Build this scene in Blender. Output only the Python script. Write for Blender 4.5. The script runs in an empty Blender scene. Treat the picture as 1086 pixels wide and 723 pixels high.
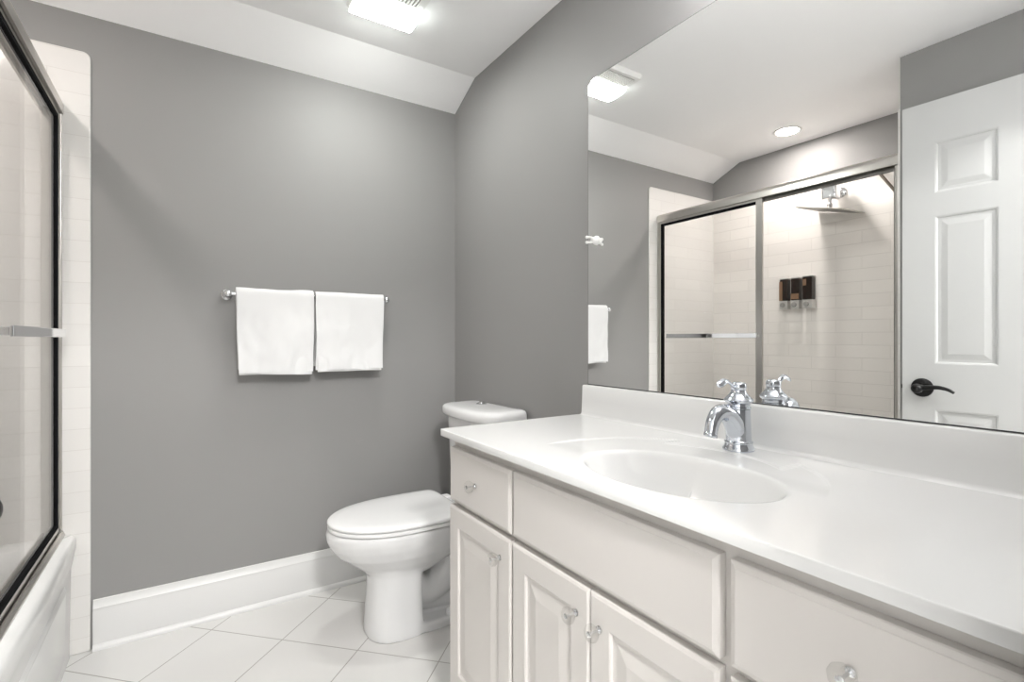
import bpy, bmesh, math, random
from mathutils import Vector, Matrix, noise
random.seed(7)
PI = math.pi
scene = bpy.context.scene
COL = scene.collection

# ------------------------------------------------------------------ camera, world, exposure
CAM_Z = 1.07
cam_data = bpy.data.cameras.new('camera')
cam_data.sensor_width = 36.0
cam_data.lens = 536.0 / 1086.0 * 36.0
cam_data.shift_y = -2.3 / 1086.0
cam_data.clip_start = 0.02
cam = bpy.data.objects.new('camera', cam_data)
COL.objects.link(cam)
cam.location = (0, 0, CAM_Z)
cam.rotation_euler = (PI / 2, 0, math.radians(-33.0))
scene.camera = cam

scene.view_settings.view_transform = 'Standard'
scene.view_settings.look = 'None'
scene.view_settings.gamma = 1.0
scene.view_settings.use_curve_mapping = False
scene.view_settings.exposure = 0.22

FAN_POWER = 72.0        # emission of the ceiling fan light lens
CAN_POWER = 205.0        # emission of the recessed shower lamp
VANITY_POWER = 33.0      # emission of the vanity light shades
HALL_FILL_POWER = 270.0       # emission of the unseen fill light added in the hall

world = bpy.data.worlds.new('world')
scene.world = world
world.use_nodes = True
world.node_tree.nodes['Background'].inputs[0].default_value = (0.9, 0.95, 1.0, 1)
world.node_tree.nodes['Background'].inputs[1].default_value = 0.3

# ------------------------------------------------------------------ materials
def srgb(r, g, b):
    def f(c):
        c /= 255.0
        return c / 12.92 if c <= 0.04045 else ((c + 0.055) / 1.055) ** 2.4
    return (f(r), f(g), f(b), 1)

def mat(name, color, rough=0.5, metal=0.0, spec=0.5, coat=0.0, bump=None, emit=None, emit_strength=0, vary=0.0, vscale=6.0):
    m = bpy.data.materials.new(name)
    m.use_nodes = True
    nt = m.node_tree
    p = nt.nodes['Principled BSDF']
    p.inputs['Base Color'].default_value = color
    p.inputs['Roughness'].default_value = rough
    p.inputs['Metallic'].default_value = metal
    p.inputs['Specular IOR Level'].default_value = spec
    p.inputs['Coat Weight'].default_value = coat
    if emit:
        p.inputs['Emission Color'].default_value = emit
        p.inputs['Emission Strength'].default_value = emit_strength
    tc = nt.nodes.new('ShaderNodeTexCoord')
    if bump:
        scale, strength, dist = bump
        n = nt.nodes.new('ShaderNodeTexNoise')
        n.inputs['Scale'].default_value = scale
        n.inputs['Detail'].default_value = 4
        nt.links.new(tc.outputs['Object'], n.inputs['Vector'])
        b = nt.nodes.new('ShaderNodeBump')
        b.inputs['Strength'].default_value = strength
        b.inputs['Distance'].default_value = dist
        nt.links.new(n.outputs['Fac'], b.inputs['Height'])
        nt.links.new(b.outputs['Normal'], p.inputs['Normal'])
    if vary:
        n2 = nt.nodes.new('ShaderNodeTexNoise')
        n2.inputs['Scale'].default_value = vscale
        nt.links.new(tc.outputs['Object'], n2.inputs['Vector'])
        mx = nt.nodes.new('ShaderNodeMix')
        mx.data_type = 'RGBA'
        c = Vector(color[:3])
        mx.inputs[6].default_value = (*(c * (1 - vary)), 1)
        mx.inputs[7].default_value = (*[min(1, v) for v in c * (1 + vary)], 1)
        nt.links.new(n2.outputs['Fac'], mx.inputs[0])
        nt.links.new(mx.outputs[2], p.inputs['Base Color'])
    return m

def tile_mat(name, tile_c, grout_c, w, h, mortar, axes, rot=0.0, loc=(0, 0), offset=0.5, rough=0.15, bump=0.3, vary=0.02):
    """brick / square tiling in a plane of two object axes"""
    m = bpy.data.materials.new(name)
    m.use_nodes = True
    nt = m.node_tree
    p = nt.nodes['Principled BSDF']
    p.inputs['Roughness'].default_value = rough
    tc = nt.nodes.new('ShaderNodeTexCoord')
    sep = nt.nodes.new('ShaderNodeSeparateXYZ')
    nt.links.new(tc.outputs['Object'], sep.inputs[0])
    comb = nt.nodes.new('ShaderNodeCombineXYZ')
    nt.links.new(sep.outputs[axes[0]], comb.inputs[0])
    nt.links.new(sep.outputs[axes[1]], comb.inputs[1])
    mp = nt.nodes.new('ShaderNodeMapping')
    mp.inputs['Rotation'].default_value = (0, 0, rot)
    mp.inputs['Location'].default_value = (loc[0], loc[1], 0)
    nt.links.new(comb.outputs[0], mp.inputs['Vector'])
    br = nt.nodes.new('ShaderNodeTexBrick')
    br.offset = offset
    br.offset_frequency = 2
    br.squash = 1.0
    br.inputs['Scale'].default_value = 1.0
    br.inputs['Brick Width'].default_value = w
    br.inputs['Row Height'].default_value = h
    br.inputs['Mortar Size'].default_value = mortar
    br.inputs['Mortar Smooth'].default_value = 0.1
    br.inputs['Bias'].default_value = 0.0
    c = Vector(tile_c[:3])
    br.inputs['Color1'].default_value = (*(c * (1 - vary)), 1)
    br.inputs['Color2'].default_value = (*(c * (1 + vary)), 1)
    br.inputs['Mortar'].default_value = grout_c
    nt.links.new(mp.outputs[0], br.inputs['Vector'])
    nt.links.new(br.outputs['Color'], p.inputs['Base Color'])
    b = nt.nodes.new('ShaderNodeBump')
    b.invert = True
    b.inputs['Strength'].default_value = bump
    b.inputs['Distance'].default_value = 0.002
    nt.links.new(br.outputs['Fac'], b.inputs['Height'])
    nt.links.new(b.outputs['Normal'], p.inputs['Normal'])
    return m

def glass_mat(name, tint, gloss_rough=0.02, ior=1.45):
    m = bpy.data.materials.new(name)
    m.use_nodes = True
    nt = m.node_tree
    nt.nodes.remove(nt.nodes['Principled BSDF'])
    out = nt.nodes['Material Output']
    tr = nt.nodes.new('ShaderNodeBsdfTransparent')
    tr.inputs[0].default_value = tint
    gl = nt.nodes.new('ShaderNodeBsdfGlossy')
    gl.inputs['Roughness'].default_value = gloss_rough
    fr = nt.nodes.new('ShaderNodeFresnel')
    ge = nt.nodes.new('ShaderNodeNewGeometry')
    mr = nt.nodes.new('ShaderNodeMapRange')      # same reflectance on both faces of the thin pane
    mr.inputs['To Min'].default_value = ior
    mr.inputs['To Max'].default_value = 1.0 / ior
    nt.links.new(ge.outputs['Backfacing'], mr.inputs['Value'])
    nt.links.new(mr.outputs[0], fr.inputs[0])
    mx = nt.nodes.new('ShaderNodeMixShader')
    nt.links.new(fr.outputs[0], mx.inputs[0])
    nt.links.new(tr.outputs[0], mx.inputs[1])
    nt.links.new(gl.outputs[0], mx.inputs[2])
    nt.links.new(mx.outputs[0], out.inputs['Surface'])
    return m

M = {}
M['wall'] = mat('grey_satin_paint', srgb(145, 144, 143), 0.50, spec=0.25, bump=(260, 0.08, 0.001))
M['ceiling'] = mat('white_ceiling_paint', srgb(249, 249, 249), 0.55, spec=0.3, bump=(200, 0.05, 0.001))
M['trim'] = mat('white_trim_paint', srgb(217, 217, 216), 0.3, spec=0.5)
M['door'] = mat('white_door_paint', srgb(192, 193, 192), 0.35, spec=0.5)
M['cabinet'] = mat('warm_white_cabinet_paint', srgb(211, 207, 203), 0.40, spec=0.45, vary=0.012)
M['cab_gap'] = mat('cabinet_shadow_interior', srgb(150, 140, 128), 0.7)
M['counter'] = mat('white_cultured_marble', srgb(224, 224, 223), 0.14, spec=0.5)
M['porcelain'] = mat('white_porcelain', srgb(221, 221, 221), 0.08, spec=0.5)
M['seat'] = mat('white_seat_plastic', srgb(232, 232, 232), 0.18, spec=0.5)
M['tub'] = mat('white_tub_enamel', srgb(230, 230, 229), 0.15, spec=0.5)
M['chrome'] = mat('chrome', (0.80, 0.81, 0.83, 1), 0.06, metal=1)
M['faucet'] = mat('polished_chrome', (0.64, 0.67, 0.72, 1), 0.05, metal=1)
M['nickel'] = mat('satin_aluminium', (0.58, 0.56, 0.53, 1), 0.30, metal=1)
M['bronze'] = mat('brushed_bronze', (0.22, 0.19, 0.16, 1), 0.35, metal=1)
M['clear_seal'] = mat('grey_vinyl_seal', srgb(120, 118, 114), 0.5)
M['gasket'] = mat('black_rubber_gasket', (0.008, 0.008, 0.009, 1), 0.8, spec=0.05)
M['black'] = mat('dark_bronze_metal', (0.005, 0.005, 0.005, 1), 0.3, spec=0.3)
M['mirror'] = mat('mirror_silver', (0.96, 0.965, 0.96, 1), 0.0, metal=1)
M['mirror_edge'] = mat('mirror_dark_edge', (0.06, 0.06, 0.06, 1), 0.3)
M['plastic'] = mat('white_plastic', srgb(240, 240, 238), 0.3)
M['terry'] = mat('white_terry_cloth', srgb(224, 224, 224), 0.95, spec=0.1, bump=(900, 0.55, 0.002))
M['glass'] = glass_mat('clear_shower_glass', (0.985, 0.985, 0.98, 1), ior=1.16)
M['acrylic'] = glass_mat('clear_acrylic', (0.95, 0.95, 0.945, 1), 0.04, 1.30)
M['floor'] = tile_mat('white_floor_tile', srgb(216, 215, 213), srgb(166, 164, 159), 0.2935, 0.2935, 0.0019,
                      (0, 1), rot=-PI / 4, loc=(-1.295 + 0.2935 * 4, -0.88 + 0.2935 * 3), offset=0.0, rough=0.16, bump=0.5, vary=0.012)
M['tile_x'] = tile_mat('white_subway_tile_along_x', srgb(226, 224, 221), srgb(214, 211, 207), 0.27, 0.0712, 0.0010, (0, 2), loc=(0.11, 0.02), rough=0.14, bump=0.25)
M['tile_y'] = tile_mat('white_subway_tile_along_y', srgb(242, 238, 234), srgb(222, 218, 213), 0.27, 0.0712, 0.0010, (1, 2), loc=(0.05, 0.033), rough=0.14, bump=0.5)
M['hallwall'] = mat('pale_hall_paint', srgb(224, 224, 224), 0.6)
M['wood'] = mat('hall_grey_carpet', srgb(190, 189, 187), 0.9, vary=0.05, vscale=30)
M['bottle'] = mat('dark_amber_liquid', (0.016, 0.008, 0.005, 1), 0.12, spec=0.6)
M['amber'] = mat('amber_label', srgb(128, 100, 76), 0.3)
M['silver'] = mat('silver_plastic', (0.62, 0.61, 0.59, 1), 0.28, metal=0.6)
M['grey_plastic'] = mat('grey_button', srgb(150, 149, 146), 0.3)
M['grille'] = mat('grille_dark', srgb(150, 148, 144), 0.6)
M['lens'] = mat('lit_fan_lens', srgb(235, 245, 238), 0.3, emit=(0.98, 1.0, 0.96, 1), emit_strength=FAN_POWER)
M['frost'] = mat('frosted_lens_end', srgb(226, 238, 230), 0.25, emit=(0.93, 1.0, 0.95, 1), emit_strength=9.0)
M['can'] = mat('lit_recessed_lamp', (1, 1, 1, 1), 0.4, emit=(1.0, 0.93, 0.89, 1), emit_strength=CAN_POWER)
M['shade'] = mat('lit_glass_shade', (1, 1, 1, 1), 0.4, emit=(1.0, 0.99, 0.985, 1), emit_strength=VANITY_POWER)
M['hall_fill'] = mat('hall_fill_emitter', (1, 1, 1, 1), 0.4, emit=(1.0, 0.99, 0.975, 1), emit_strength=HALL_FILL_POWER)

# ------------------------------------------------------------------ helpers
def link(name, bm, material, parent=None, smooth=None, bevel=0.0, segs=2):
    me = bpy.data.meshes.new(name)
    bmesh.ops.recalc_face_normals(bm, faces=bm.faces)
    bm.to_mesh(me)
    bm.free()
    o = bpy.data.objects.new(name, me)
    COL.objects.link(o)
    if isinstance(material, (list, tuple)):
        for mm in material:
            me.materials.append(mm)
    else:
        me.materials.append(material)
    if parent:
        o.parent = parent
        o.matrix_parent_inverse = Matrix.Translation(-Vector(parent.location)) if parent.type == 'EMPTY' and not parent.parent else Matrix()
    if bevel:
        md = o.modifiers.new('bevel', 'BEVEL')
        md.width = bevel
        md.segments = segs
        md.limit_method = 'ANGLE'
        md.angle_limit = math.radians(35)
        md.harden_normals = False
    if smooth is not None:
        for p in me.polygons:
            p.use_smooth = True
        if smooth < 180:
            me.set_sharp_from_angle(angle=math.radians(smooth))
    return o

def tag(o, label=None, cat=None, group=None, kind=None):
    if label: o['label'] = label
    if cat: o['category'] = cat
    if group: o['group'] = group
    if kind: o['kind'] = kind
    return o

def thing(name, label, cat, loc=(0, 0, 0), group=None):
    o = bpy.data.objects.new(name, None)
    o.empty_display_size = 0.05
    o.location = loc
    COL.objects.link(o)
    return tag(o, label, cat, group)

def structure(o, label=None):
    o['kind'] = 'structure'
    if label: o['label'] = label
    return o

def box(bm, x0, x1, y0, y1, z0, z1):
    vs = [bm.verts.new((x, y, z)) for x in (x0, x1) for y in (y0, y1) for z in (z0, z1)]
    for f in ((0, 1, 3, 2), (4, 6, 7, 5), (0, 4, 5, 1), (2, 3, 7, 6), (0, 2, 6, 4), (1, 5, 7, 3)):
        bm.faces.new([vs[i] for i in f])
    return vs

def bxm(*a):
    bm = bmesh.new()
    box(bm, *a)
    return bm

def loft(bm, rings, cap0=True, cap1=True, closed=False):
    R = [[bm.verts.new(p) for p in r] for r in rings]
    n = len(R[0])
    for a, b in zip(R, R[1:] + ([R[0]] if closed else [])):
        for i in range(n):
            bm.faces.new((a[i], a[(i + 1) % n], b[(i + 1) % n], b[i]))
    if not closed:
        if cap0: bm.faces.new(R[0][::-1])
        if cap1: bm.faces.new(R[-1])
    return R

def lathe(bm, prof, origin=(0, 0, 0), axis=(0, 0, 1), n=32):
    """prof: list of (radius, height) from bottom to top"""
    ax = Vector(axis).normalized()
    u = ax.orthogonal().normalized()
    v = ax.cross(u)
    o = Vector(origin)
    rings = [[o + ax * h + (u * math.cos(2 * PI * i / n) + v * math.sin(2 * PI * i / n)) * max(r, 1e-4) for i in range(n)] for r, h in prof]
    loft(bm, rings)

def tube(bm, pts, rad, n=16, flat=None):
    """tube along pts; rad number or list"""
    pts = [Vector(p) for p in pts]
    if not isinstance(rad, (list, tuple)): rad = [rad] * len(pts)
    rings = []
    ref = None
    for i, p in enumerate(pts):
        t = (pts[min(i + 1, len(pts) - 1)] - pts[max(i - 1, 0)]).normalized()
        if ref is None:
            ref = t.orthogonal().normalized()
        ref = (ref - t * ref.dot(t)).normalized()
        v = t.cross(ref)
        r = rad[i]
        rings.append([p + ref * math.cos(2 * PI * k / n) * r + v * math.sin(2 * PI * k / n) * r * (flat or 1) for k in range(n)])
    loft(bm, rings)

def catmull(pts, k=6):
    pts = [Vector(p) for p in pts]
    out = []
    P = [pts[0] * 2 - pts[1]] + pts + [pts[-1] * 2 - pts[-2]]
    for i in range(1, len(P) - 2):
        a, b, c, d = P[i - 1:i + 3]
        for j in range(k):
            t = j / k
            out.append(0.5 * ((2 * b) + (c - a) * t + (2 * a - 5 * b + 4 * c - d) * t * t + (3 * b - a - 3 * c + d) * t ** 3))
    out.append(pts[-1])
    return out

def rrect(x0, x1, y0, y1, r, z, k=6):
    r = max(min(r, (x1 - x0) / 2 - 1e-4, (y1 - y0) / 2 - 1e-4), 1e-4)
    out = []
    for cx, cy, a0 in ((x1 - r, y1 - r, 0), (x0 + r, y1 - r, 90), (x0 + r, y0 + r, 180), (x1 - r, y0 + r, 270)):
        for i in range(k + 1):
            a = math.radians(a0 + 90 * i / k)
            out.append(Vector((cx + r * math.cos(a), cy + r * math.sin(a), z)))
    return out

def rings_panel(bm, a0, a1, b0, b1, rings, place):
    """nested rectangles (inset, depth); place(a,b,d) -> point"""
    prev = None
    for ins, d in rings:
        cur = [bm.verts.new(place(a, b, d)) for a, b in ((a0 + ins, b0 + ins), (a1 - ins, b0 + ins), (a1 - ins, b1 - ins), (a0 + ins, b1 - ins))]
        if prev:
            for i in range(4):
                bm.faces.new((prev[i], prev[(i + 1) % 4], cur[(i + 1) % 4], cur[i]))
        prev = cur
    bm.faces.new(prev)

# ------------------------------------------------------------------ dimensions
WX = 1.125        # mirror wall
BY = 2.25         # towel wall
LX = -0.94        # long wall of the shower
SX = -0.33        # wall beside the door, flush with the tub front
EY = 0.10         # entry wall (doorway the camera stands in)
SY = 0.908        # near end of the tub alcove
CZ = 2.272        # ceiling
CREASE = 2.046    # where the ceiling starts to slope down
BZ = 2.18         # top of the towel wall
CT = 0.82         # counter top

# ------------------------------------------------------------------ room shell
def wall_poly(name, pts, thick, material):
    """prism: polygon pts (3D, planar) extruded by vector thick"""
    bm = bmesh.new()
    t = Vector(thick)
    loft(bm, [[Vector(p) for p in pts], [Vector(p) + t for p in pts]])
    return structure(link(name, bm, material))

wall_poly('floor', [(LX - .1, EY - .12, 0), (WX + .1, EY - .12, 0), (WX + .1, BY + .1, 0), (LX - .1, BY + .1, 0)], (0, 0, -.1), M['floor'])
wall_poly('wall_right', [(WX, -.02, 0), (WX, BY, 0), (WX, BY, BZ), (WX, CREASE, CZ), (WX, -.02, CZ)], (.1, 0, 0), M['wall'])
wall_poly('wall_back', [(LX - .1, BY, 0), (WX + .1, BY, 0), (WX + .1, BY, BZ), (LX - .1, BY, BZ)], (0, .1, 0), M['wall'])
wall_poly('wall_left', [(LX, SY, 0), (LX, BY, 0), (LX, BY, BZ), (LX, CREASE, CZ), (LX, SY, CZ)], (-.1, 0, 0), M['wall'])
wall_poly('wall_beside_door', [(SX, EY, 0), (SX, SY, 0), (SX, SY, CZ), (SX, EY, CZ)], (LX - .1 - SX, 0, 0), M['wall'])
bm = bmesh.new()
box(bm, LX - .1, -.31, EY - .12, EY, 0, CZ)
box(bm, .50, WX, EY - .12, EY, 0, CZ)
box(bm, -.31, .50, EY - .12, EY, 2.04, CZ)
structure(link('wall_front', bm, M['wall']))
wall_poly('ceiling', [(LX - .1, EY - .12, CZ), (LX - .1, CREASE, CZ), (LX - .1, BY + .1, BZ - .1 * (CZ - BZ) / (BY - CREASE)),
                      (LX - .1, BY + .1, CZ + .15), (LX - .1, EY - .12, CZ + .15)], (WX + .1 - LX + .1, 0, 0), M['ceiling'])
# hall the camera looks in from
bm = bmesh.new(); box(bm, -1.2, 1.4, -1.9, EY - .12, -.1, 0)
structure(link('floor_hall', bm, M['wood']))
bm = bmesh.new(); box(bm, -1.2, 1.4, -1.9, EY - .12, 2.4, 2.5)
structure(link('ceiling_hall', bm, M['ceiling']))
bm = bmesh.new(); box(bm, -1.2, 1.4, -2.0, -1.9, 0, 2.4)
structure(link('wall_hall_back', bm, M['hallwall']))
bm = bmesh.new(); box(bm, -1.3, -1.2, -1.9, EY - .12, 0, 2.4)
structure(link('wall_hall_left', bm, M['hallwall']))
bm = bmesh.new(); box(bm, 1.4, 1.5, -1.9, EY - .12, 0, 2.4)
structure(link('wall_hall_right', bm, M['hallwall']))
bm = bmesh.new()
box(bm, -1.2, 1.4, EY - .13, EY - .12, 2.28, 2.4)
structure(link('wall_hall_front', bm, M['hallwall']))
# door lining
bm = bmesh.new()
box(bm, -.31, -.295, EY - .12, EY, 0, 2.04)
box(bm, .485, .50, EY - .12, EY, 0, 2.04)
box(bm, -.295, .485, EY - .12, EY, 2.025, 2.04)
structure(link('trim_1', bm, M['trim'], bevel=.002))

# baseboards
def baseboard(name, x0, x1, axis, face, sgn):
    """profile (depth, height) swept between x0 and x1; axis 0 runs along x on plane y=face, axis 1 along y on plane x=face"""
    prof = [(0, 0), (.024, 0), (.024, .008), (.020, .016), (.014, .020), (.014, .130), (.012, .137), (.013, .142), (.009, .150), (.006, .160), (.005, .168), (0, .170)]
    bm = bmesh.new()
    rings = []
    for s in (x0, x1):
        rings.append([Vector((s, face + sgn * d, h)) if axis == 0 else Vector((face + sgn * d, s, h)) for d, h in prof])
    loft(bm, rings)
    return structure(link(name, bm, M['trim'], smooth=30))
baseboard('baseboard_back', -.262, WX, 0, BY, -1)
baseboard('baseboard_right', 1.285, BY - .024, 1, WX, -1)
baseboard('baseboard_left', EY, SY, 1, SX, 1)

# tile surround
bm = bmesh.new()
# back wall tile, rounded outer top corner
r = .022
pts = [Vector((LX, BY, 0)), Vector((-.268, BY, 0)), Vector((-.268, BY, 2.05 - r))]
for i in range(1, 9):
    a = PI / 2 * i / 8
    pts.append(Vector((-.268 - r + r * math.cos(a), BY, 2.05 - r + r * math.sin(a))))
pts.append(Vector((LX, BY, 2.05)))
pts = [p + Vector((0, 0, 0)) for p in pts]
loft(bm, [pts, [p + Vector((0, -.009, 0)) for p in pts]])
structure(link('wall_tile_back', bm, M['tile_x'], bevel=.006, segs=3))
bm = bmesh.new(); box(bm, LX, LX + .009, SY, BY - .009, .38, 2.05)
structure(link('wall_tile_left', bm, M['tile_y']))
bm = bmesh.new(); box(bm, LX + .009, SX - .004, SY, SY + .009, .38, 2.05)
structure(link('wall_tile_front', bm, M['tile_x']))

# ------------------------------------------------------------------ bathtub
tub = thing('bathtub', 'white alcove bathtub with smooth apron under the sliding glass shower doors', 'bathtub', (-.62, 1.58, 0))
TX0, TX1, TY0, TY1 = LX + .0095, -.305, SY + .0095, BY - .0095
bm = bmesh.new()
ring = []
for ins, z in ((.016, .0), (.016, .05), (.012, .30), (.004, .345), (0, .365), (0, .395), (.003, .404), (.010, .410)):
    ring.append(rrect(TX0, TX1 - ins, TY0, TY1, .012, z))
for ins, z, rr in ((.070, .410, .06), (.078, .405, .07), (.095, .36, .09), (.120, .20, .11), (.15, .10, .12), (.20, .085, .10)):
    ring.append(rrect(TX0 + ins, TX1 - ins, TY0 + ins * 1.1, TY1 - ins * 1.1, rr, z))
loft(bm, ring)
link('tub_shell', bm, M['tub'], tub, smooth=50)
bm = bmesh.new()
rings_panel(bm, 1.02, 2.12, .045, .285, [(0, 0), (.012, .006), (.02, .007)],
            lambda a, b, d: Vector((TX1 - .0165 + d + .004 * (b - .045) / .25, a, b)))
link('apron_panel', bm, M['tub'], tub, smooth=40)
bm = bmesh.new()
lathe(bm, [(.035, 0), (.033, .003), (.012, .004), (.010, .001)], (-.62, 1.15, .0855), n=24)
link('drain', bm, M['chrome'], tub, smooth=40)

# ------------------------------------------------------------------ shower enclosure
enc = thing('shower_enclosure', 'metal framed sliding glass shower doors over the white bathtub', 'shower door', (-.365, 1.58, .41))
HY0, HY1 = SY + .010, BY - .010
bm = bmesh.new()
# header: rounded extrusion along y
hp = [(-.338, 1.822), (-.338, 1.850), (-.341, 1.862), (-.349, 1.871), (-.362, 1.876), (-.385, 1.876), (-.395, 1.871), (-.399, 1.862), (-.399, 1.822), (-.392, 1.822), (-.392, 1.838), (-.346, 1.838), (-.346, 1.822)]
loft(bm, [[Vector((x, y, z)) for x, z in hp] for y in (HY0, HY1)])
link('header', bm, M['nickel'], enc, smooth=40)
bm = bmesh.new()
tp = [(-.335, .4102), (-.335, .416), (-.341, .428), (-.344, .428), (-.346, .418), (-.362, .418), (-.364, .426), (-.368, .426), (-.370, .418), (-.386, .418), (-.388, .432), (-.393, .432), (-.396, .4102)]
loft(bm, [[Vector((x, y, z)) for x, z in tp] for y in (HY0, HY1)])
link('bottom_track', bm, M['nickel'], enc, smooth=25)
for (ya, yb) in ((HY1 - .013, HY1), (HY0, HY0 + .013)):
    bm = bmesh.new()
    box(bm, -.394, -.341, ya, yb, .433, 1.8215)
    link('wall_jamb', bm, M['nickel'], enc, bevel=.003)

def door_panel(x, y0, y1, bar, s0, s1):
    """bypass panel between y0 and y1 with end stiles s0, s1 wide"""
    z0, z1 = .424, 1.834
    bm = bmesh.new()
    t = .007
    a, b, c, d = y0 + s0, y1 - s1, z0 + .022, z1 - .024
    box(bm, x - t, x + t, y0, a, z0, z1)
    box(bm, x - t, x + t, b, y1, z0, z1)
    box(bm, x - t, x + t, a, b, d, z1)
    box(bm, x - t, x + t, a, b, z0, c)
    f = link('sliding_panel', bm, M['nickel'], enc)
    bm = bmesh.new()
    g = .014 if bar else .003
    gl, gr = (.0005, g + .004) if bar else (g, .0005)
    if bar:
        box(bm, x - .0075, x + .0075, b - g - .004, b - .0005, c, d)
    else:
        box(bm, x - .0075, x + .0075, a + .0005, a + g, c, d)
    box(bm, x - .0075, x + .0075, a + gl, b - gr, d - g, d - .0005)
    box(bm, x - .0075, x + .0075, a + gl, b - gr, c + .0005, c + g)
    link('gasket', bm, M['gasket'] if bar else M['clear_seal'], f)
    bm = bmesh.new()
    box(bm, x - .0025, x + .0025, a + .001, b - .003, c + .003, d - .003)
    link('glass_pane', bm, M['glass'], f)
    if bar:
        bm = bmesh.new()
        xb = x + bar
        zc = 1.088
        box(bm, min(xb, xb + .007), max(xb, xb + .007), y0 + .012, y1 - .075, zc - .013, zc + .013)
        for yy in (y0 + .018, y1 - .105):
            box(bm, min(x + .0078, xb), max(x + .0078, xb), yy, yy + .022, zc - .010, zc + .010)
        link('towel_bar', bm, M['chrome'], f, bevel=.002)
    return f
door_panel(-.3545, 1.535, 2.224, .030, .034, .009)
door_panel(-.3785, .934, 1.584, 0, .009, .034)

# ------------------------------------------------------------------ door
door = thing('door_1', None, None, (-.290, .118, 0))
door['kind'] = 'structure'
door['label'] = 'white six-panel door standing open against the grey wall, seen in the mirror'
DW, DH, DT = .757, 2.008, .033
bm = bmesh.new()
ya = [0, .106, .292, .465, .651, DW]     # across the leaf from the hinge
za = [0, .21, .782, .962, 1.548, 1.640, 1.842, DH]
panels = {(1, 1), (3, 1), (1, 3), (3, 3), (1, 5), (3, 5)}
for i in range(5):
    for j in range(7):
        a0, a1, b0, b1 = ya[i], ya[i + 1], za[j], za[j + 1]
        for side in (0, 1):
            pl = (lambda a, b, d: Vector((d, a, b))) if side == 0 else (lambda a, b, d: Vector((-DT - d, a, b)))
            if (i, j) in panels:
                rings_panel(bm, a0, a1, b0, b1, [(0, 0), (.006, -.002), (.009, -.006), (.019, -.006), (.040, -.0025), (.042, -.0025)], pl)
            else:
                bm.faces.new([bm.verts.new(pl(a, b, 0)) for a, b in ((a0, b0), (a1, b0), (a1, b1), (a0, b1))])
# edges
for c in (((0, 0), (0, DH)), ((DW, 0), (DW, DH))):
    a = c[0][0]
    bm.faces.new([bm.verts.new(p) for p in ((0, a, 0), (-DT, a, 0), (-DT, a, DH), (0, a, DH))])
for z in (0, DH):
    bm.faces.new([bm.verts.new(p) for p in ((0, 0, z), (0, DW, z), (-DT, DW, z), (-DT, 0, z))])
bmesh.ops.remove_doubles(bm, verts=bm.verts, dist=1e-5)
leaf = link('door_leaf', bm, M['door'])
leaf.parent = door
leaf.location = (0, 0, .008)
def dlink(name, bm, m, **k):
    o = link(name, bm, m, **k)
    o.parent = door
    o.location = (0, 0, .008)
    return o
LY, LZ = .690, .866
for sgn, base in ((1, 0), (-1, -DT)):
    o0 = (base, LY, LZ)
    bm = bmesh.new()
    lathe(bm, [(.036, 0), (.0375, .003), (.036, .006), (.031, .008), (.026, .0105), (.016, .012)], o0, (sgn, 0, 0))
    rs = dlink('rosette', bm, M['black'], smooth=40)
    bm = bmesh.new()
    if sgn > 0:
        lathe(bm, [(.0125, .010), (.012, .035), (.016, .045), (.0185, .058), (.0185, .072), (.016, .079), (.008, .083)], o0, (sgn, 0, 0), n=24)
        path = catmull([(.062, LY - .002, LZ), (.064, LY - .035, LZ + .006), (.062, LY - .065, LZ + .008), (.058, LY - .092, LZ + .002), (.054, LY - .112, LZ - .010)])
        n_ = len(path)
        tube(bm, path, [.0105 - .0055 * i / (n_ - 1) for i in range(n_)], 14)
    else:
        lathe(bm, [(.0125, .010), (.012, .016), (.008, .020)], (base, LY, LZ), (sgn, 0, 0), n=24)
    dlink('lever', bm, M['black'], smooth=45)
bm = bmesh.new()
box(bm, -.024, -.009, DW, DW + .0015, LZ - .028, LZ + .028)
box(bm, -.021, -.012, DW + .0015, DW + .007, LZ - .008, LZ + .008)
dlink('latch_plate', bm, M['black'])
for z in (.2, 1.0, 1.8):
    bm = bmesh.new()
    lathe(bm, [(.006, 0), (.006, .09)], (.004, -.004, z), n=12)
    dlink('hinge', bm, M['black'], smooth=40)
door.rotation_euler = (0, 0, math.radians(-2.6))

# ------------------------------------------------------------------ vanity cabinet
van = thing('vanity_cabinet', 'long off-white bathroom vanity cabinet with raised-panel doors and clear knobs', 'cabinet', (.88, .69, 0))
CF = .637     # face frame plane
V0, V1 = EY + .012, 1.275
bm = bmesh.new()
# carcass: toe kick, side panels, face frame with openings behind the fronts
box(bm, .70, WX - .001, V0, V1, 0.0, .10)
ZT = CT - .0190
box(bm, CF, CF + .019, V0, V1, .10, .130)                 # face frame rails and stiles
box(bm, CF, CF + .019, V0, V1, .760, ZT)
STILES = ((V0, .140), (.400, .445), (.935, .972), (1.255, V1))
for a_, b_ in STILES:
    box(bm, CF, CF + .019, a_, b_, .130, .760)
for (_, a_), (b_, _) in zip(STILES, STILES[1:]):
    box(bm, CF, CF + .019, a_, b_, .600, .640)
box(bm, CF + .019, WX - .012, V1 - .016, V1, .10, ZT)      # side panels, bottom, back
box(bm, CF + .019, WX - .012, V0, V0 + .016, .10, ZT)
box(bm, CF + .019, WX - .012, V0 + .016, V1 - .016, .10, .116)
box(bm, WX - .012, WX - .001, V0, V1, .10, ZT)
link('cabinet_body', bm, M['cabinet'], van)
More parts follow.
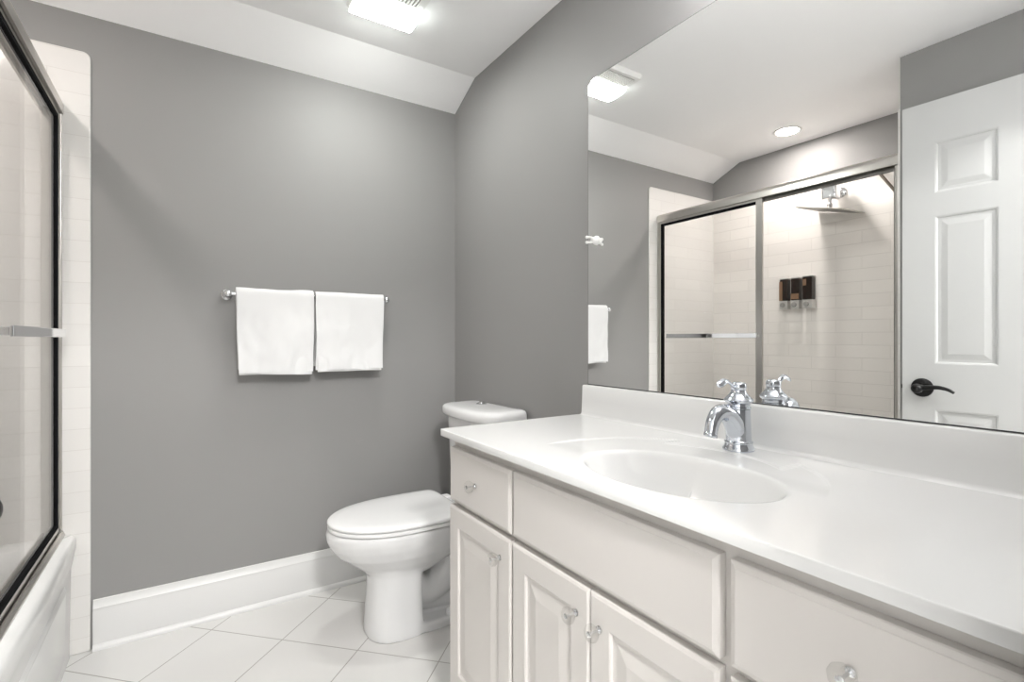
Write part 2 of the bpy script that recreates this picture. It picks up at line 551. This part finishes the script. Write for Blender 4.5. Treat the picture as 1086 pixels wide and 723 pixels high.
def front(name, y0, y1, z0, z1, rings, knob=None, label=None):
    bm = bmesh.new()
    rings_panel(bm, y0, y1, z0, z1, rings, lambda a, b, d: Vector((CF - .0008 - d, a, b)))
    o = link(name, bm, M['cabinet'], van)
    if knob:
        make_knob(o, CF - .0008 - rings[-1][1] if not knob[2:] else CF - .0008 - knob[2], knob[0], knob[1])
    return o
def make_knob(parent, x, y, z):
    bm = bmesh.new()
    lathe(bm, [(.0075, 0), (.007, .004), (.008, .009), (.0135, .013), (.0158, .018), (.0158, .022), (.0125, .0265), (.007, .028)], (x, y, z), (-1, 0, 0), n=10)
    link('knob', bm, M['acrylic'], parent)['label'] = 'clear faceted acrylic knob'
    bm = bmesh.new()
    lathe(bm, [(.0058, -.0002), (.0058, .0015), (.0021, .002), (.0021, .0235), (.0046, .024), (.0050, .0262), (.003, .0272)], (x, y, z), (-1, 0, 0), n=12)
    link('knob_pin', bm, M['chrome'], parent, smooth=40)['label'] = 'chrome screw pin inside the clear knob'
DR = [(0, 0), (0, .0135), (.0015, .0155), (.0080, .0182), (.0090, .0190), (.010, .0190)]
DD = [(0, 0), (0, .014), (.002, .0168), (.006, .019), (.050, .019), (.053, .0172), (.055, .0140), (.062, .0134), (.067, .0140), (.090, .0175), (.092, .0175)]
front('drawer', .958, 1.270, .627, .772, DR, (1.120, .699))
front('false_front', .430, .951, .627, .772, DR)
front('drawer', .125, .413, .627, .772, DR, (.264, .703))
front('cabinet_door', .958, 1.270, .115, .613, DD, (1.003, .561, .019))
front('cabinet_door', .6945, .951, .115, .613, DD, (.730, .557, .019))
front('cabinet_door', .430, .6925, .115, .613, DD, (.666, .555, .019))
front('cabinet_door', .125, .413, .115, .613, DD, (.372, .555, .019))

# ------------------------------------------------------------------ vanity top with moulded basin
top = thing('countertop', 'glossy white countertop with moulded oval basin and backsplash on the vanity cabinet', 'countertop', (.86, .69, CT))
BC = (.783, .640)      # basin centre
BA, BB = .137, .202    # basin half axes (x, y)
def smooth(a, b, x):
    t = min(1, max(0, (x - a) / (b - a)))
    return t * t * (3 - 2 * t)
def recess(x, y):
    """stepped shell-shaped moulding around the basin; 0 outside, 1 inside"""
    cx, cy = .785, .680
    r_in = math.hypot((x - cx) / .232, (y - cy) / .240)
    r_out = math.hypot((x - cx) / .288, (y - cy) / .290)
    lobe = smooth(.138, .150, abs(y - cy))
    e_in = 1 - smooth(.975, 1.005, r_in)
    e_out = (1 - smooth(.978, 1.002, r_out)) * lobe
    fade = smooth(.71, .79, x) if y > cy else smooth(.84, .93, x)
    return max(e_in, e_out) * fade
def height(x, y):
    z = CT - .0030 * recess(x, y)
    r = math.hypot((x - BC[0]) / BA, (y - BC[1]) / BB)
    if r < 1.25:
        d = -.140 * (1 - max(r, 0) ** 2.7)          # bowl, melted into the flat with a soft rim
        k = .0055
        z += -k * math.log(1 + math.exp(min(60, -d / k))) * (1 - smooth(1.05, 1.25, r)) 
    return z
def smooth_desc(a, b, x): return 1 - smooth(b, a, x)
def hn(x, y):
    e = 5e-4
    return Vector((-(height(x + e, y) - height(x - e, y)) / (2 * e), -(height(x, y + e) - height(x, y - e)) / (2 * e), 1)).normalized()
CX0, CX1, CY0, CY1 = .597, WX - .0005, EY + .004, 1.290
rc = .010
# polar-ish layout: basin as rings, counter as fine grid clipped around an ellipse of radius 1.14
NA = 288
RO = 1.26
def ell(r, k):
    a = 2 * PI * k / NA
    return BC[0] + BA * r * math.cos(a), BC[1] + BB * r * math.sin(a)
def surf_obj(name, rings, material, parent, fn_n, cap):
    bm = bmesh.new()
    loft(bm, rings, cap0=False, cap1=cap)
    me = bpy.data.meshes.new(name)
    bm.to_mesh(me); bm.free()
    return me
# basin mesh: from r=.86 down
bm = bmesh.new()
rad_in = [.86, .82, .76, .7, .62, .54, .46, .38, .3, .22, .15, .10]
rings = [[Vector((*ell(r, k), height(*ell(r, k)))) for k in range(NA)] for r in rad_in]
R = loft(bm, rings, cap0=False, cap1=True)
for f in bm.faces: f.normal_update()
me = bpy.data.meshes.new('basin')
for f in bm.faces:
    f.smooth = True
    if f.normal.z < 0: f.normal_flip()
bm.to_mesh(me); bm.free()
me.normals_split_custom_set_from_vertices([hn(v.co.x, v.co.y) for v in me.vertices])
me.materials.append(M['counter'])
basin = bpy.data.objects.new('basin', me); COL.objects.link(basin); basin.parent = top
basin.matrix_parent_inverse = Matrix.Translation(-Vector(top.location))
# counter surface: rings from .86 out to RO, then blended to the rounded rectangle outline
bm = bmesh.new()
IX0, IY0, IY1, IX1 = CX0 + .0018, CY0 + .0009, CY1 - .0018, CX1
def rect_hit(k):
    a = 2 * PI * k / NA
    dx, dy = BA * math.cos(a), BB * math.sin(a)
    t = 1e9
    if dx > 1e-9: t = min(t, (IX1 - BC[0]) / dx)
    if dx < -1e-9: t = min(t, (IX0 - BC[0]) / dx)
    if dy > 1e-9: t = min(t, (IY1 - BC[1]) / dy)
    if dy < -1e-9: t = min(t, (IY0 - BC[1]) / dy)
    return BC[0] + dx * t, BC[1] + dy * t
rad_out = [.86, .89, .915, .94, .96, .98, 1.0, 1.02, 1.05, 1.08, 1.12, 1.16, 1.21, RO]
rings = [[Vector((*ell(r, k), height(*ell(r, k)))) for k in range(NA)] for r in rad_out]
R = loft(bm, rings, cap0=False, cap1=False)
outer = R[-1]
# dense grid outside the ellipse, joined by triangulating between ellipse ring and the grid boundary is messy;
# use radial blend with many steps instead and snap the last ring to the rectangle with corner points
NS = 120
prev = outer
for s in range(1, NS + 1):
    t = s / NS
    cur = []
    for k in range(NA):
        ex, ey = ell(RO, k)
        hx, hy = rect_hit(k)
        x, y = ex + (hx - ex) * t, ey + (hy - ey) * t
        cur.append(bm.verts.new((x, y, height(x, y))))
    for k in range(NA):
        bm.faces.new((prev[k], prev[(k + 1) % NA], cur[(k + 1) % NA], cur[k]))
    prev = cur
# corner caps
corners = [(IX1, IY1), (IX0, IY1), (IX0, IY0), (IX1, IY0)]
for (cx, cy) in corners:
    for k in range(NA):
        p, q = prev[k].co, prev[(k + 1) % NA].co
        onx = lambda v: abs(v.x - cx) < 1e-6
        ony = lambda v: abs(v.y - cy) < 1e-6
        if (onx(p) and ony(q) and not onx(q)) or (ony(p) and onx(q) and not ony(q)):
            v = bm.verts.new((cx, cy, height(cx, cy)))
            bm.faces.new((prev[k], prev[(k + 1) % NA], v))
for f in bm.faces:
    f.normal_update(); f.smooth = True
    if f.normal.z < 0: f.normal_flip()
me = bpy.data.meshes.new('counter_surface')
bm.to_mesh(me); bm.free()
me.normals_split_custom_set_from_vertices([hn(v.co.x, v.co.y) for v in me.vertices])
me.materials.append(M['counter'])
o = bpy.data.objects.new('counter_surface', me); COL.objects.link(o); o.parent = top
o.matrix_parent_inverse = Matrix.Translation(-Vector(top.location))
# front and side edge: rounded nosing swept around front-left, front, right
bm = bmesh.new()
prof = [(.0018, 0), (.0009, -.0003), (.0003, -.0010), (0, -.0020), (0, -.0170), (.0005, -.0180), (.0015, -.0185), (.05, -.0185)]
def outline(ins):
    """open path: left end at wall, rounded front-left corner, front edge, right end"""
    x0, y1, y0 = CX0 + ins, CY1 - ins, CY0 + ins * .5
    r = max(rc - ins, .0005)
    pts = [Vector((CX1, y1, 0))]
    for i in range(7):
        a = PI / 2 + PI / 2 * i / 6
        pts.append(Vector((x0 + r + r * math.cos(a), y1 - r + r * math.sin(a), 0)))
    pts += [Vector((x0, y0 + .0005, 0)), Vector((x0 + .0005, y0, 0)), Vector((CX1, y0, 0))]
    return pts
rows = [[bm.verts.new(p + Vector((0, 0, CT + dz))) for p in outline(ins)] for ins, dz in prof]
for a, b in zip(rows, rows[1:]):
    for i in range(len(a) - 1):
        bm.faces.new((a[i], a[i + 1], b[i + 1], b[i]))
link('counter_edge', bm, M['counter'], top, smooth=50)
# trim the square counter corner: small patch is within the nosing radius
# backsplash with a coved foot
bm = bmesh.new()
bp = [(WX - .001, CT + .0005), (1.094, CT + .0002), (1.100, CT + .0012), (1.1035, CT + .004), (1.1055, CT + .009), (1.1075, CT + .050), (1.109, CT + .093), (1.1105, CT + .0965), (1.113, CT + .098), (WX - .001, CT + .098)]
loft(bm, [[Vector((x, y, z)) for x, z in bp] for y in (CY0, CY1 - .011)])
link('backsplash', bm, M['counter'], top, smooth=50)
bm = bmesh.new()
lathe(bm, [(.022, 0), (.021, .002), (.016, .0025), (.015, .001), (.012, .003), (.003, .004)], (BC[0], BC[1], height(*BC) + .0004), n=24)
link('basin_drain', bm, M['chrome'], top, smooth=40)

# ------------------------------------------------------------------ faucet
FX, FY = 1.048, .677
fz = height(FX, FY) + .0003
fau = thing('faucet', 'chrome single-lever basin faucet with curved spout on the white countertop', 'faucet', (FX, FY, fz))
bm = bmesh.new()
lathe(bm, [(.0335, 0), (.0340, .004), (.0320, .008), (.0300, .012), (.0290, .016), (.0305, .0185), (.0300, .0205), (.0275, .0225), (.0270, .030),
           (.0258, .060), (.0248, .088), (.0246, .092)], (FX, FY, fz), n=40)
link('faucet_body', bm, M['faucet'], fau, smooth=40)
bm = bmesh.new()
lathe(bm, [(.0240, .0922), (.0262, .0935), (.0262, .0965), (.0245, .098), (.0245, .1045), (.0300, .109), (.0315, .1125), (.0300, .115), (.0245, .1205), (.0195, .126), (.0165, .131), (.0160, .1345)], (FX, FY, fz), n=40)
link('bonnet', bm, M['faucet'], fau, smooth=35)
bm = bmesh.new()
sp = catmull([(FX - .002, FY, fz + .034), (FX - .018, FY, fz + .062), (FX - .045, FY, fz + .086), (FX - .073, FY, fz + .088), (FX - .092, FY, fz + .071), (FX - .101, FY, fz + .044)], 7)
n_ = len(sp)
def srad(t): return .0245 * (1 - t) ** 1.2 + .0132 * (1 - (1 - t) ** 1.2)
tube(bm, sp, [srad(i / (n_ - 1)) for i in range(n_)], 24)
link('spout', bm, M['faucet'], fau, smooth=60)
bm = bmesh.new()
ta = (sp[-1] - sp[-2]).normalized()
lathe(bm, [(.0128, -.004), (.0142, -.002), (.0144, .003), (.0132, .005), (.010, .005), (.0095, .002)], sp[-1], ta, n=24)
link('aerator', bm, M['faucet'], fau, smooth=40)
bm = bmesh.new()
lathe(bm, [(.0150, .1347), (.0168, .137), (.0168, .1475), (.0155, .150), (.010, .1525), (.002, .1532)], (FX, FY, fz), n=32)
lp = catmull([(FX - .010, FY, fz + .139), (FX - .022, FY, fz + .144), (FX - .036, FY, fz + .154), (FX - .050, FY, fz + .157), (FX - .064, FY, fz + .152), (FX - .074, FY, fz + .147)], 6)
n_ = len(lp)
tube(bm, lp, [.0050 + .0030 * smooth(.2, .8, i / (n_ - 1)) - .0035 * smooth(.85, 1, i / (n_ - 1)) for i in range(n_)], 16, flat=.55)
link('lever_handle', bm, M['faucet'], fau, smooth=50)

# ------------------------------------------------------------------ wall mirror and hook
MX = 1.119
mir = thing('wall_mirror', 'large frameless mirror on the grey wall above the backsplash', 'mirror', (MX, .69, .919))
MY0, MY1, MZ0, MZ1 = EY + .02, 1.2635, .9192, 1.919
bm = bmesh.new()
e = .0022
pts = [(MY0, MZ0), (MY1, MZ0), (MY1, MZ1 - .018), (MY1 - .026, MZ1), (MY0, MZ1)]
def inset(c):
    return [(MY0 + c, MZ0 + c), (MY1 - c, MZ0 + c), (MY1 - c, MZ1 - .018 - c * .45), (MY1 - .026 - c * .55, MZ1 - c), (MY0 + c, MZ1 - c)]
loft(bm, [[Vector((MX + .0055, y, z)) for y, z in inset(0)], [Vector((MX + .0005, y, z)) for y, z in inset(0)], [Vector((MX, y, z)) for y, z in inset(e)]])
link('mirror_edge', bm, M['mirror_edge'], mir)['label'] = 'dark polished edge'
bm = bmesh.new()
vs = [bm.verts.new((MX - .0002, y, z)) for y, z in inset(e)]
vs2 = [bm.verts.new((MX - .00005, y, z)) for y, z in inset(e)]
bm.faces.new(vs); bm.faces.new(vs2[::-1])
for i in range(5):
    bm.faces.new((vs[i], vs[(i + 1) % 5], vs2[(i + 1) % 5], vs2[i]))
link('mirror_glass', bm, M['mirror'], mir)

hk = thing('suction_hook', 'small white plastic two-pronged suction hook at the left edge of the mirror', 'hook', (MX, 1.222, 1.388))
hx, hy, hz = MX - .0006, 1.222, 1.388
bm = bmesh.new()
lathe(bm, [(.0145, 0), (.0150, .0015), (.0138, .004), (.0112, .008), (.0100, .013), (.0088, .017), (.005, .0195)], (hx, hy, hz), (-1, 0, 0), n=28)
link('suction_cup', bm, M['plastic'], hk, smooth=45)
bm = bmesh.new()
for s in (-1, 1):
    p = catmull([(hx - .010, hy, hz + s * .005), (hx - .020, hy + .002, hz + s * .008), (hx - .028, hy + .006, hz + s * .0085), (hx - .032, hy + .009, hz + s * .0085)], 4)
    tube(bm, p, .0034, 10)
    bmesh.ops.create_uvsphere(bm, u_segments=12, v_segments=8, radius=.0052, matrix=Matrix.Translation(p[-1]))
link('hook_prongs', bm, M['plastic'], hk, smooth=60)

# ------------------------------------------------------------------ towel bar and towels
BZc, BYc = 1.242, BY - .066
tb = thing('towel_bar', 'chrome towel bar on the grey back wall holding two white towels', 'towel bar', (.447, BY, BZc))
bm = bmesh.new()
tube(bm, [(.142, BYc, BZc), (.752, BYc, BZc)], .0075, 16)
link('rod', bm, M['chrome'], tb, smooth=60)
for x in (.140, .754):
    bm = bmesh.new()
    lathe(bm, [(.021, .0005), (.0215, .004), (.018, .008), (.012, .012), (.0085, .020), (.0085, .046), (.0115, .052), (.0135, .060), (.0135, .070), (.011, .076), (.004, .079)], (x, BY, BZc), (0, -1, 0), n=24)
    link('mounting_post', bm, M['chrome'], tb, smooth=45)

def towel(name, x0, x1, zf, zb, seed, label, skew=0.0):
    """folded hand towel over the rod: two nested folded layers, each a closed thick sheet"""
    bm = bmesh.new()
    NX = 40
    for layer, (grow, thick, dzf, dzb, dx, shift) in enumerate(((.0205, .006, 0, 0, 0, 0), (.0142, .0058, -.008, -.006, .0035, .0))):
        prof = []
        zt = BZc + .002
        front_n, arc_n, back_n = 26, 10, 16
        for i in range(front_n):
            t = i / front_n
            prof.append((-1, zf + dzf + (zt - zf - dzf) * t, t))
        for i in range(arc_n + 1):
            a = PI - PI * i / arc_n
            prof.append((0, a, 1))
        for i in range(1, back_n + 1):
            prof.append((1, zt + (zb + dzb - zt) * i / back_n, 1 - i / back_n))
        def sheet(off):
            rows = []
            for kx in range(NX + 1):
                u = kx / NX
                row = []
                for s, z, t in prof:
                    rr = grow + off
                    n1 = noise.noise(Vector((u * 2.5 + seed, z * 7, seed * 3 + layer)))
                    n2 = noise.noise(Vector((u * 7 + seed * 2, z * 16, 5 + layer)))
                    x = x0 + dx + (x1 - x0 - 2 * dx) * u
                    hang = 1 - t
                    x += (u - .5) * -.010 * hang + skew * hang * .02 + .004 * n1 * hang
                    if s == 0:
                        y = BYc + math.cos(z) * rr
                        zz = zt + math.sin(z) * rr + .006 * n1
                    else:
                        y = BYc + s * (rr + .004 * hang * (1 if s < 0 else .3)) - (.009 * n1 + .005 * n2) * hang ** .6 * (1.0 if s < 0 else .3)
                        zz = z + .006 * noise.noise(Vector((u * 2.2 + seed, 9 + layer * 4, seed))) * hang
                    row.append(Vector((x, y, zz)))
                rows.append(row)
            return rows
        outer_r, inner_r = sheet(0), sheet(-thick)
        rings = [o_ + i_[::-1] for o_, i_ in zip(outer_r, inner_r)]
        loft(bm, rings)
    o = link(name, bm, M['terry'], smooth=60)
    md = o.modifiers.new('bevel', 'BEVEL'); md.width = .0022; md.segments = 3; md.limit_method = 'ANGLE'; md.angle_limit = math.radians(50)
    return tag(o, label, 'towel', 'folded white towels on the bar')
towel('hand_towel', .166, .4445, .937, .952, 1.3, 'white folded hand towel on the left half of the towel bar, hanging slightly lower', .1)
towel('hand_towel', .4515, .736, .943, .958, 4.1, 'white folded hand towel on the right half of the towel bar, nearer the toilet', -.15)

# ------------------------------------------------------------------ toilet
TY = 1.815
toi = thing('toilet', 'white two-piece toilet with closed lid between the vanity and the towel wall', 'toilet', (.80, TY, 0))
def egg(xf, xb, hw, z, n=48, ef=2.0, eb=2.6, split=.52):
    xc = xf + (xb - xf) * split
    out = []
    for i in range(n):
        a = 2 * PI * i / n
        c, s = math.cos(a), math.sin(a)
        if c < 0:
            x = xc - (xc - xf) * abs(c) ** (2 / ef)
            y = hw * math.copysign(abs(s) ** (2 / ef), s)
        else:
            x = xc + (xb - xc) * abs(c) ** (2 / eb)
            y = hw * math.copysign(abs(s) ** (2 / eb), s)
        out.append(Vector((x, TY + y, z)))
    return out
bm = bmesh.new()
# bowl
loft(bm, [egg(.56, .80, .085, .215), egg(.535, .86, .105, .243), egg(.50, .90, .128, .270), egg(.455, .93, .153, .305), egg(.427, .945, .170, .340), egg(.415, .95, .178, .368), egg(.413, .95, .181, .388), egg(.418, .95, .178, .398), egg(.425, .945, .172, .400)])
# front column
def col_ring(xf, xb, hw, z):
    return egg(xf, xb, hw, z, ef=2.3, eb=9, split=.55)
loft(bm, [col_ring(.549, .740, .106, .0), col_ring(.549, .740, .106, .02), col_ring(.553, .737, .101, .08), col_ring(.559, .735, .098, .17), col_ring(.561, .735, .099, .225), col_ring(.548, .76, .108, .26)])
# foot plate
loft(bm, [egg(.56, 1.0, .106, 0, ef=2.3, eb=6), egg(.56, 1.0, .106, .026, ef=2.3, eb=6), egg(.565, .995, .100, .034, ef=2.3, eb=6)])
# trapway
tube(bm, catmull([(.66, TY, .20), (.76, TY, .115), (.84, TY, .135), (.89, TY, .22), (.95, TY, .245), (.985, TY, .17), (.985, TY, .03)], 6), .060, 20)
tube(bm, catmull([(.70, TY, .10), (.80, TY, .075), (.90, TY, .06), (.98, TY, .05)], 4), .045, 16)
# rear deck below the tank
loft(bm, [rrect(.84, 1.04, TY - .085, TY + .085, .03, .24), rrect(.82, 1.085, TY - .115, TY + .115, .035, .32), rrect(.82, 1.10, TY - .135, TY + .135, .035, .375), rrect(.82, 1.10, TY - .135, TY + .135, .035, .400)])
o = link('bowl', bm, M['porcelain'], toi, smooth=180)
md = o.modifiers.new('remesh', 'REMESH'); md.mode = 'VOXEL'; md.voxel_size = .0045; md.use_smooth_shade = True
md = o.modifiers.new('smooth', 'SMOOTH'); md.factor = .5; md.iterations = 7
# bolt caps
for s in (-1, 1):
    bm = bmesh.new()
    lathe(bm, [(.017, 0), (.017, .010), (.014, .019), (.007, .024), (.001, .025)], (.845, TY + s * .083, .033), n=20)
    link('bolt_cap', bm, M['seat'], toi, smooth=50)
def lid_ring(grow, z):
    return egg(.420 - grow, .885 + grow * .3, .181 + grow, z, ef=2.05, eb=9, split=.58, n=64)
bm = bmesh.new()
ins = lambda g, z: egg(.50 - g, .80 + g, .11 + g, z, ef=2.05, eb=2.6, split=.55, n=64)
loft(bm, [lid_ring(-.006, .4015), lid_ring(0, .404), lid_ring(.001, .409), lid_ring(0, .414), lid_ring(-.006, .416), ins(.004, .416), ins(0, .412), ins(.002, .4015)], closed=True)
link('seat_ring', bm, M['seat'], toi, smooth=50)
bm = bmesh.new()
loft(bm, [lid_ring(-.008, .4170), lid_ring(-.001, .4185), lid_ring(.0015, .4215), lid_ring(.0015, .4270), lid_ring(-.002, .4315), lid_ring(-.010, .4345), lid_ring(-.04, .4370), lid_ring(-.10, .4385)])
link('seat_lid', bm, M['seat'], toi, smooth=50)
for s in (-1, 1):
    bm = bmesh.new()
    box(bm, .886, .922, TY + s * .075 - .022, TY + s * .075 + .022, .4005, .428)
    link('seat_hinge', bm, M['seat'], toi, bevel=.006, segs=3, smooth=60)
# tank
def dshape(xf, xb, hw, bulge, z, r=.03):
    pts = []
    # back edge right to left, rounded small; front edge bowed towards the bowl
    N = 20
    for i in range(N + 1):
        t = -1 + 2 * i / N
        y = TY + hw * t
        k = abs(t) ** 10
        x = xf - bulge * (1 - t * t) + .035 * k
        pts.append(Vector((x, y, z)))
    for i in range(5):
        a = PI / 2 * i / 4
        pts.append(Vector((xb - .012 + .012 * math.sin(a), TY + hw - .012 + .012 * math.cos(a) , z)))
    for i in range(5):
        a = PI / 2 * i / 4
        pts.append(Vector((xb - .012 + .012 * math.cos(a), TY - hw + .012 - .012 * math.sin(a), z)))
    return pts
bm = bmesh.new()
loft(bm, [dshape(.985, 1.095, .150, .012, .401), dshape(.972, 1.105, .170, .016, .412), dshape(.964, 1.108, .182, .020, .50), dshape(.955, 1.110, .192, .022, .735), dshape(.955, 1.110, .192, .022, .749)])
link('tank', bm, M['porcelain'], toi, smooth=50)
bm = bmesh.new()
loft(bm, [dshape(.952, 1.112, .197, .024, .7495), dshape(.940, 1.114, .208, .028, .752), dshape(.937, 1.115, .212, .028, .758), dshape(.937, 1.115, .212, .028, .776), dshape(.939, 1.114, .210, .028, .785), dshape(.946, 1.112, .204, .028, .791), dshape(.960, 1.106, .190, .026, .7945), dshape(1.0, 1.08, .15, .02, .7965)])
link('tank_lid', bm, M['porcelain'], toi, smooth=60)
bm = bmesh.new()
lathe(bm, [(.023, -.002), (.023, .0025), (.0205, .004), (.0195, .003), (.0008, .0032)], (1.045, TY + .03, .7965), n=28)
lathe(bm, [(.0135, 0), (.0125, .0055), (.0008, .006)], (1.047, TY + .033, .7995), n=20)
link('flush_button', bm, M['chrome'], toi, smooth=40)

# ------------------------------------------------------------------ shower fittings
sh = thing('rain_shower', 'square thin chrome rain shower head on the subway tile wall, seen in the mirror', 'shower head', (LX + .009, 1.40, 1.9))
hc = Vector((-.80, 1.406, 1.793))
bm = bmesh.new()
box(bm, -.127, .127, -.127, .127, -.003, .003)
plate = link('spray_plate', bm, M['nickel'], None, bevel=.0015)
bm = bmesh.new()
for i in range(12):
    for j in range(12):
        lathe(bm, [(.0035, 0), (.0028, .003)], ((i - 5.5) * .020, (j - 5.5) * .020, -.0031), (0, 0, -1), n=6)
noz = link('nozzles', bm, M['grey_plastic'], None)
noz.parent = plate
noz['kind'] = 'stuff'
plate.parent = sh
plate.location = hc - Vector(sh.location)
plate.rotation_euler = (math.radians(14), math.radians(3), 0)
bm = bmesh.new()
tube(bm, catmull([(hc.x, hc.y, hc.z + .004), (hc.x - .002, hc.y + .002, hc.z + .03), (hc.x - .015, hc.y + .003, hc.z + .075), (hc.x - .030, hc.y + .004, hc.z + .090)], 5), .0095, 14)
bmesh.ops.create_uvsphere(bm, u_segments=16, v_segments=10, radius=.016, matrix=Matrix.Translation((hc.x, hc.y, hc.z + .026)))
link('neck', bm, M['chrome'], sh, smooth=60)
bm = bmesh.new()
box(bm, -.880, -.815, 1.383, 1.462, 1.858, 1.972)
link('diverter_block', bm, M['chrome'], sh, bevel=.012, segs=4, smooth=60)
bm = bmesh.new()
lathe(bm, [(.030, 0), (.030, .006), (.024, .010), (.012, .014), (.012, .06)], (LX + .0093, 1.405, 1.910), (1, 0, 0), n=28)
link('wall_flange', bm, M['chrome'], sh, smooth=40)

rod = thing('slanted_rod', 'slender brushed metal rod slanting down the tile wall below the shower header', 'rod', (LX + .009, 1.16, 1.9))
bm = bmesh.new()
tube(bm, [(-.905, 1.222, 1.990), (-.905, 1.05, 1.714)], .0075, 12)
link('bar', bm, M['bronze'], rod, smooth=60)
for (y, z) in ((1.215, 1.979), (1.06, 1.730)):
    bm = bmesh.new()
    lathe(bm, [(.013, 0), (.013, .005), (.006, .008), (.006, .030)], (LX + .0093, y, z), (1, 0, 0), n=16)
    link('mount', bm, M['nickel'], rod, smooth=40)

for k, (yc, w, where, mid) in enumerate(((1.713, .050, 'tan strip on one side, farthest from door', 0), (1.643, .050, 'middle one with amber patch near base', 1), (1.571, .058, 'widest one, nearest the door', 2))):
    xw = LX + .0095
    d = thing('soap_dispenser', 'dark bottle soap dispenser with silver base, ' + where, 'soap dispenser', (xw, yc, 1.255), 'soap dispensers on the shower wall')
    dz = .004 if k == 2 else 0
    bm = bmesh.new()
    box(bm, xw, xw + .050, yc - w / 2, yc + w / 2, 1.254, 1.305)
    box(bm, xw, xw + .006, yc - w / 2 + .004, yc + w / 2 - .004, 1.305, 1.445 + dz)
    box(bm, xw, xw + .050, yc - w / 2 + .002, yc + w / 2 - .002, 1.438 + dz, 1.445 + dz)
    link('casing', bm, M['silver'], d, bevel=.002)
    bm = bmesh.new()
    box(bm, xw + .0065, xw + .049, yc - w / 2 + .001, yc + w / 2 - .001, 1.3055, 1.4375 + dz)
    link('bottle', bm, M['bottle'], d, bevel=.004, segs=3)
    bm = bmesh.new()
    if k == 0:
        box(bm, xw + .0492, xw + .0500, yc + .006, yc + .026, 1.306, 1.425)
    elif k == 1:
        box(bm, xw + .0492, xw + .0500, yc - .024, yc + .024, 1.312, 1.345)
    else:
        box(bm, xw + .0492, xw + .0500, yc + .004, yc + .024, 1.390, 1.428)
    link('liquid_window', bm, M['amber'], d)
    bm = bmesh.new()
    lathe(bm, [(.0155, 0), (.0155, .004), (.013, .007), (.004, .008)], (xw + .0501, yc + .004, 1.279), (1, 0, 0), n=20)
    link('push_button', bm, M['grey_plastic'], d, smooth=40)

# ------------------------------------------------------------------ lights
fan = thing('ceiling_fan_light', 'white square exhaust fan with lit lens on the ceiling above the toilet', 'fan light', (.605, 1.72, CZ))
FX0, FX1, FY0, FY1 = .487, .727, 1.603, 1.842
bm = bmesh.new()
loft(bm, [rrect(FX0, FX1, FY0, FY1, .012, CZ - .0005), rrect(FX0, FX1, FY0, FY1, .012, CZ - .012), rrect(FX0 + .006, FX1 - .006, FY0 + .006, FY1 - .006, .012, CZ - .024)])
link('housing', bm, M['plastic'], fan, smooth=40)
bm = bmesh.new()
ly0, ly1 = 1.700, 1.838
prof = [(ly0, -.0245), (ly0 + .002, -.036), (ly0 + .02, -.042), (ly0 + .08, -.046), (ly1 - .02, -.042), (ly1 - .004, -.033), (ly1, -.0245)]
loft(bm, [[Vector((x, y, CZ + z)) for y, z in prof] for x in (FX0 + .008, FX1 - .008)])
lens = link('light_lens', bm, [M['lens'], M['frost']], fan, smooth=50)
for p in lens.data.polygons:
    if p.normal.z > -.75: p.material_index = 1
bm = bmesh.new()
box(bm, FX0 + .030, FX1 - .030, FY0 + .022, ly0 - .008, CZ - .0262, CZ - .0243)
link('grille_recess', bm, M['grille'], fan)
bm = bmesh.new()
ns = 15
for i in range(ns):
    x = FX0 + .034 + (FX1 - FX0 - .068) * i / (ns - 1)
    box(bm, x - .003, x + .003, FY0 + .022, ly0 - .008, CZ - .030, CZ - .0264)
link('grille_slats', bm, M['plastic'], fan)

can = thing('recessed_light', 'round lit recessed ceiling light above the shower, seen in the mirror', 'recessed light', (-.69, 1.585, CZ))
bm = bmesh.new()
lathe(bm, [(.074, -.0004), (.074, -.003), (.070, -.006), (.058, -.005), (.058, -.0004)], (-.69, 1.585, CZ), n=40)
link('trim_ring', bm, M['plastic'], can, smooth=40)
bm = bmesh.new()
lathe(bm, [(.0575, -.001), (.0575, -.0035), (.02, -.006), (.001, -.0065)], (-.69, 1.585, CZ), n=40)
link('lamp_disc', bm, M['can'], can, smooth=50)

vl = thing('vanity_light', 'three-shade chrome bath bar above the mirror', 'wall light', (WX, .45, 2.08))
bm = bmesh.new()
box(bm, WX - .026, WX - .0005, .14, .76, 1.995, 2.045)
link('back_plate', bm, M['chrome'], vl, bevel=.006)
for y in (.22, .45, .68):
    bm = bmesh.new()
    tube(bm, catmull([(WX - .02, y, 2.02), (WX - .07, y, 2.012), (WX - .095, y, 2.00), (WX - .10, y, 1.986)], 5), .007, 12)
    link('arm', bm, M['chrome'], vl, smooth=60)
    bm = bmesh.new()
    lathe(bm, [(.012, 0), (.034, .006), (.046, .03), (.052, .06), (.050, .085), (.040, .100), (.020, .108), (.002, .110)], (WX - .10, y, 1.985), n=28)
    link('glass_shade', bm, M['shade'], vl, smooth=60)

hl = thing('hall_fill_light', 'unseen round fill light added on the hall ceiling outside the doorway', 'fill light', (.1, -.95, 2.4))  # unseen lamp, added to send frontal fill through the doorway
bm = bmesh.new()
lathe(bm, [(.16, 0), (.16, -.02), (.15, -.05), (.11, -.08), (.05, -.095), (.001, -.10)], (.1, -.95, 2.3995), n=40)
link('dome', bm, M['hall_fill'], hl, smooth=60)
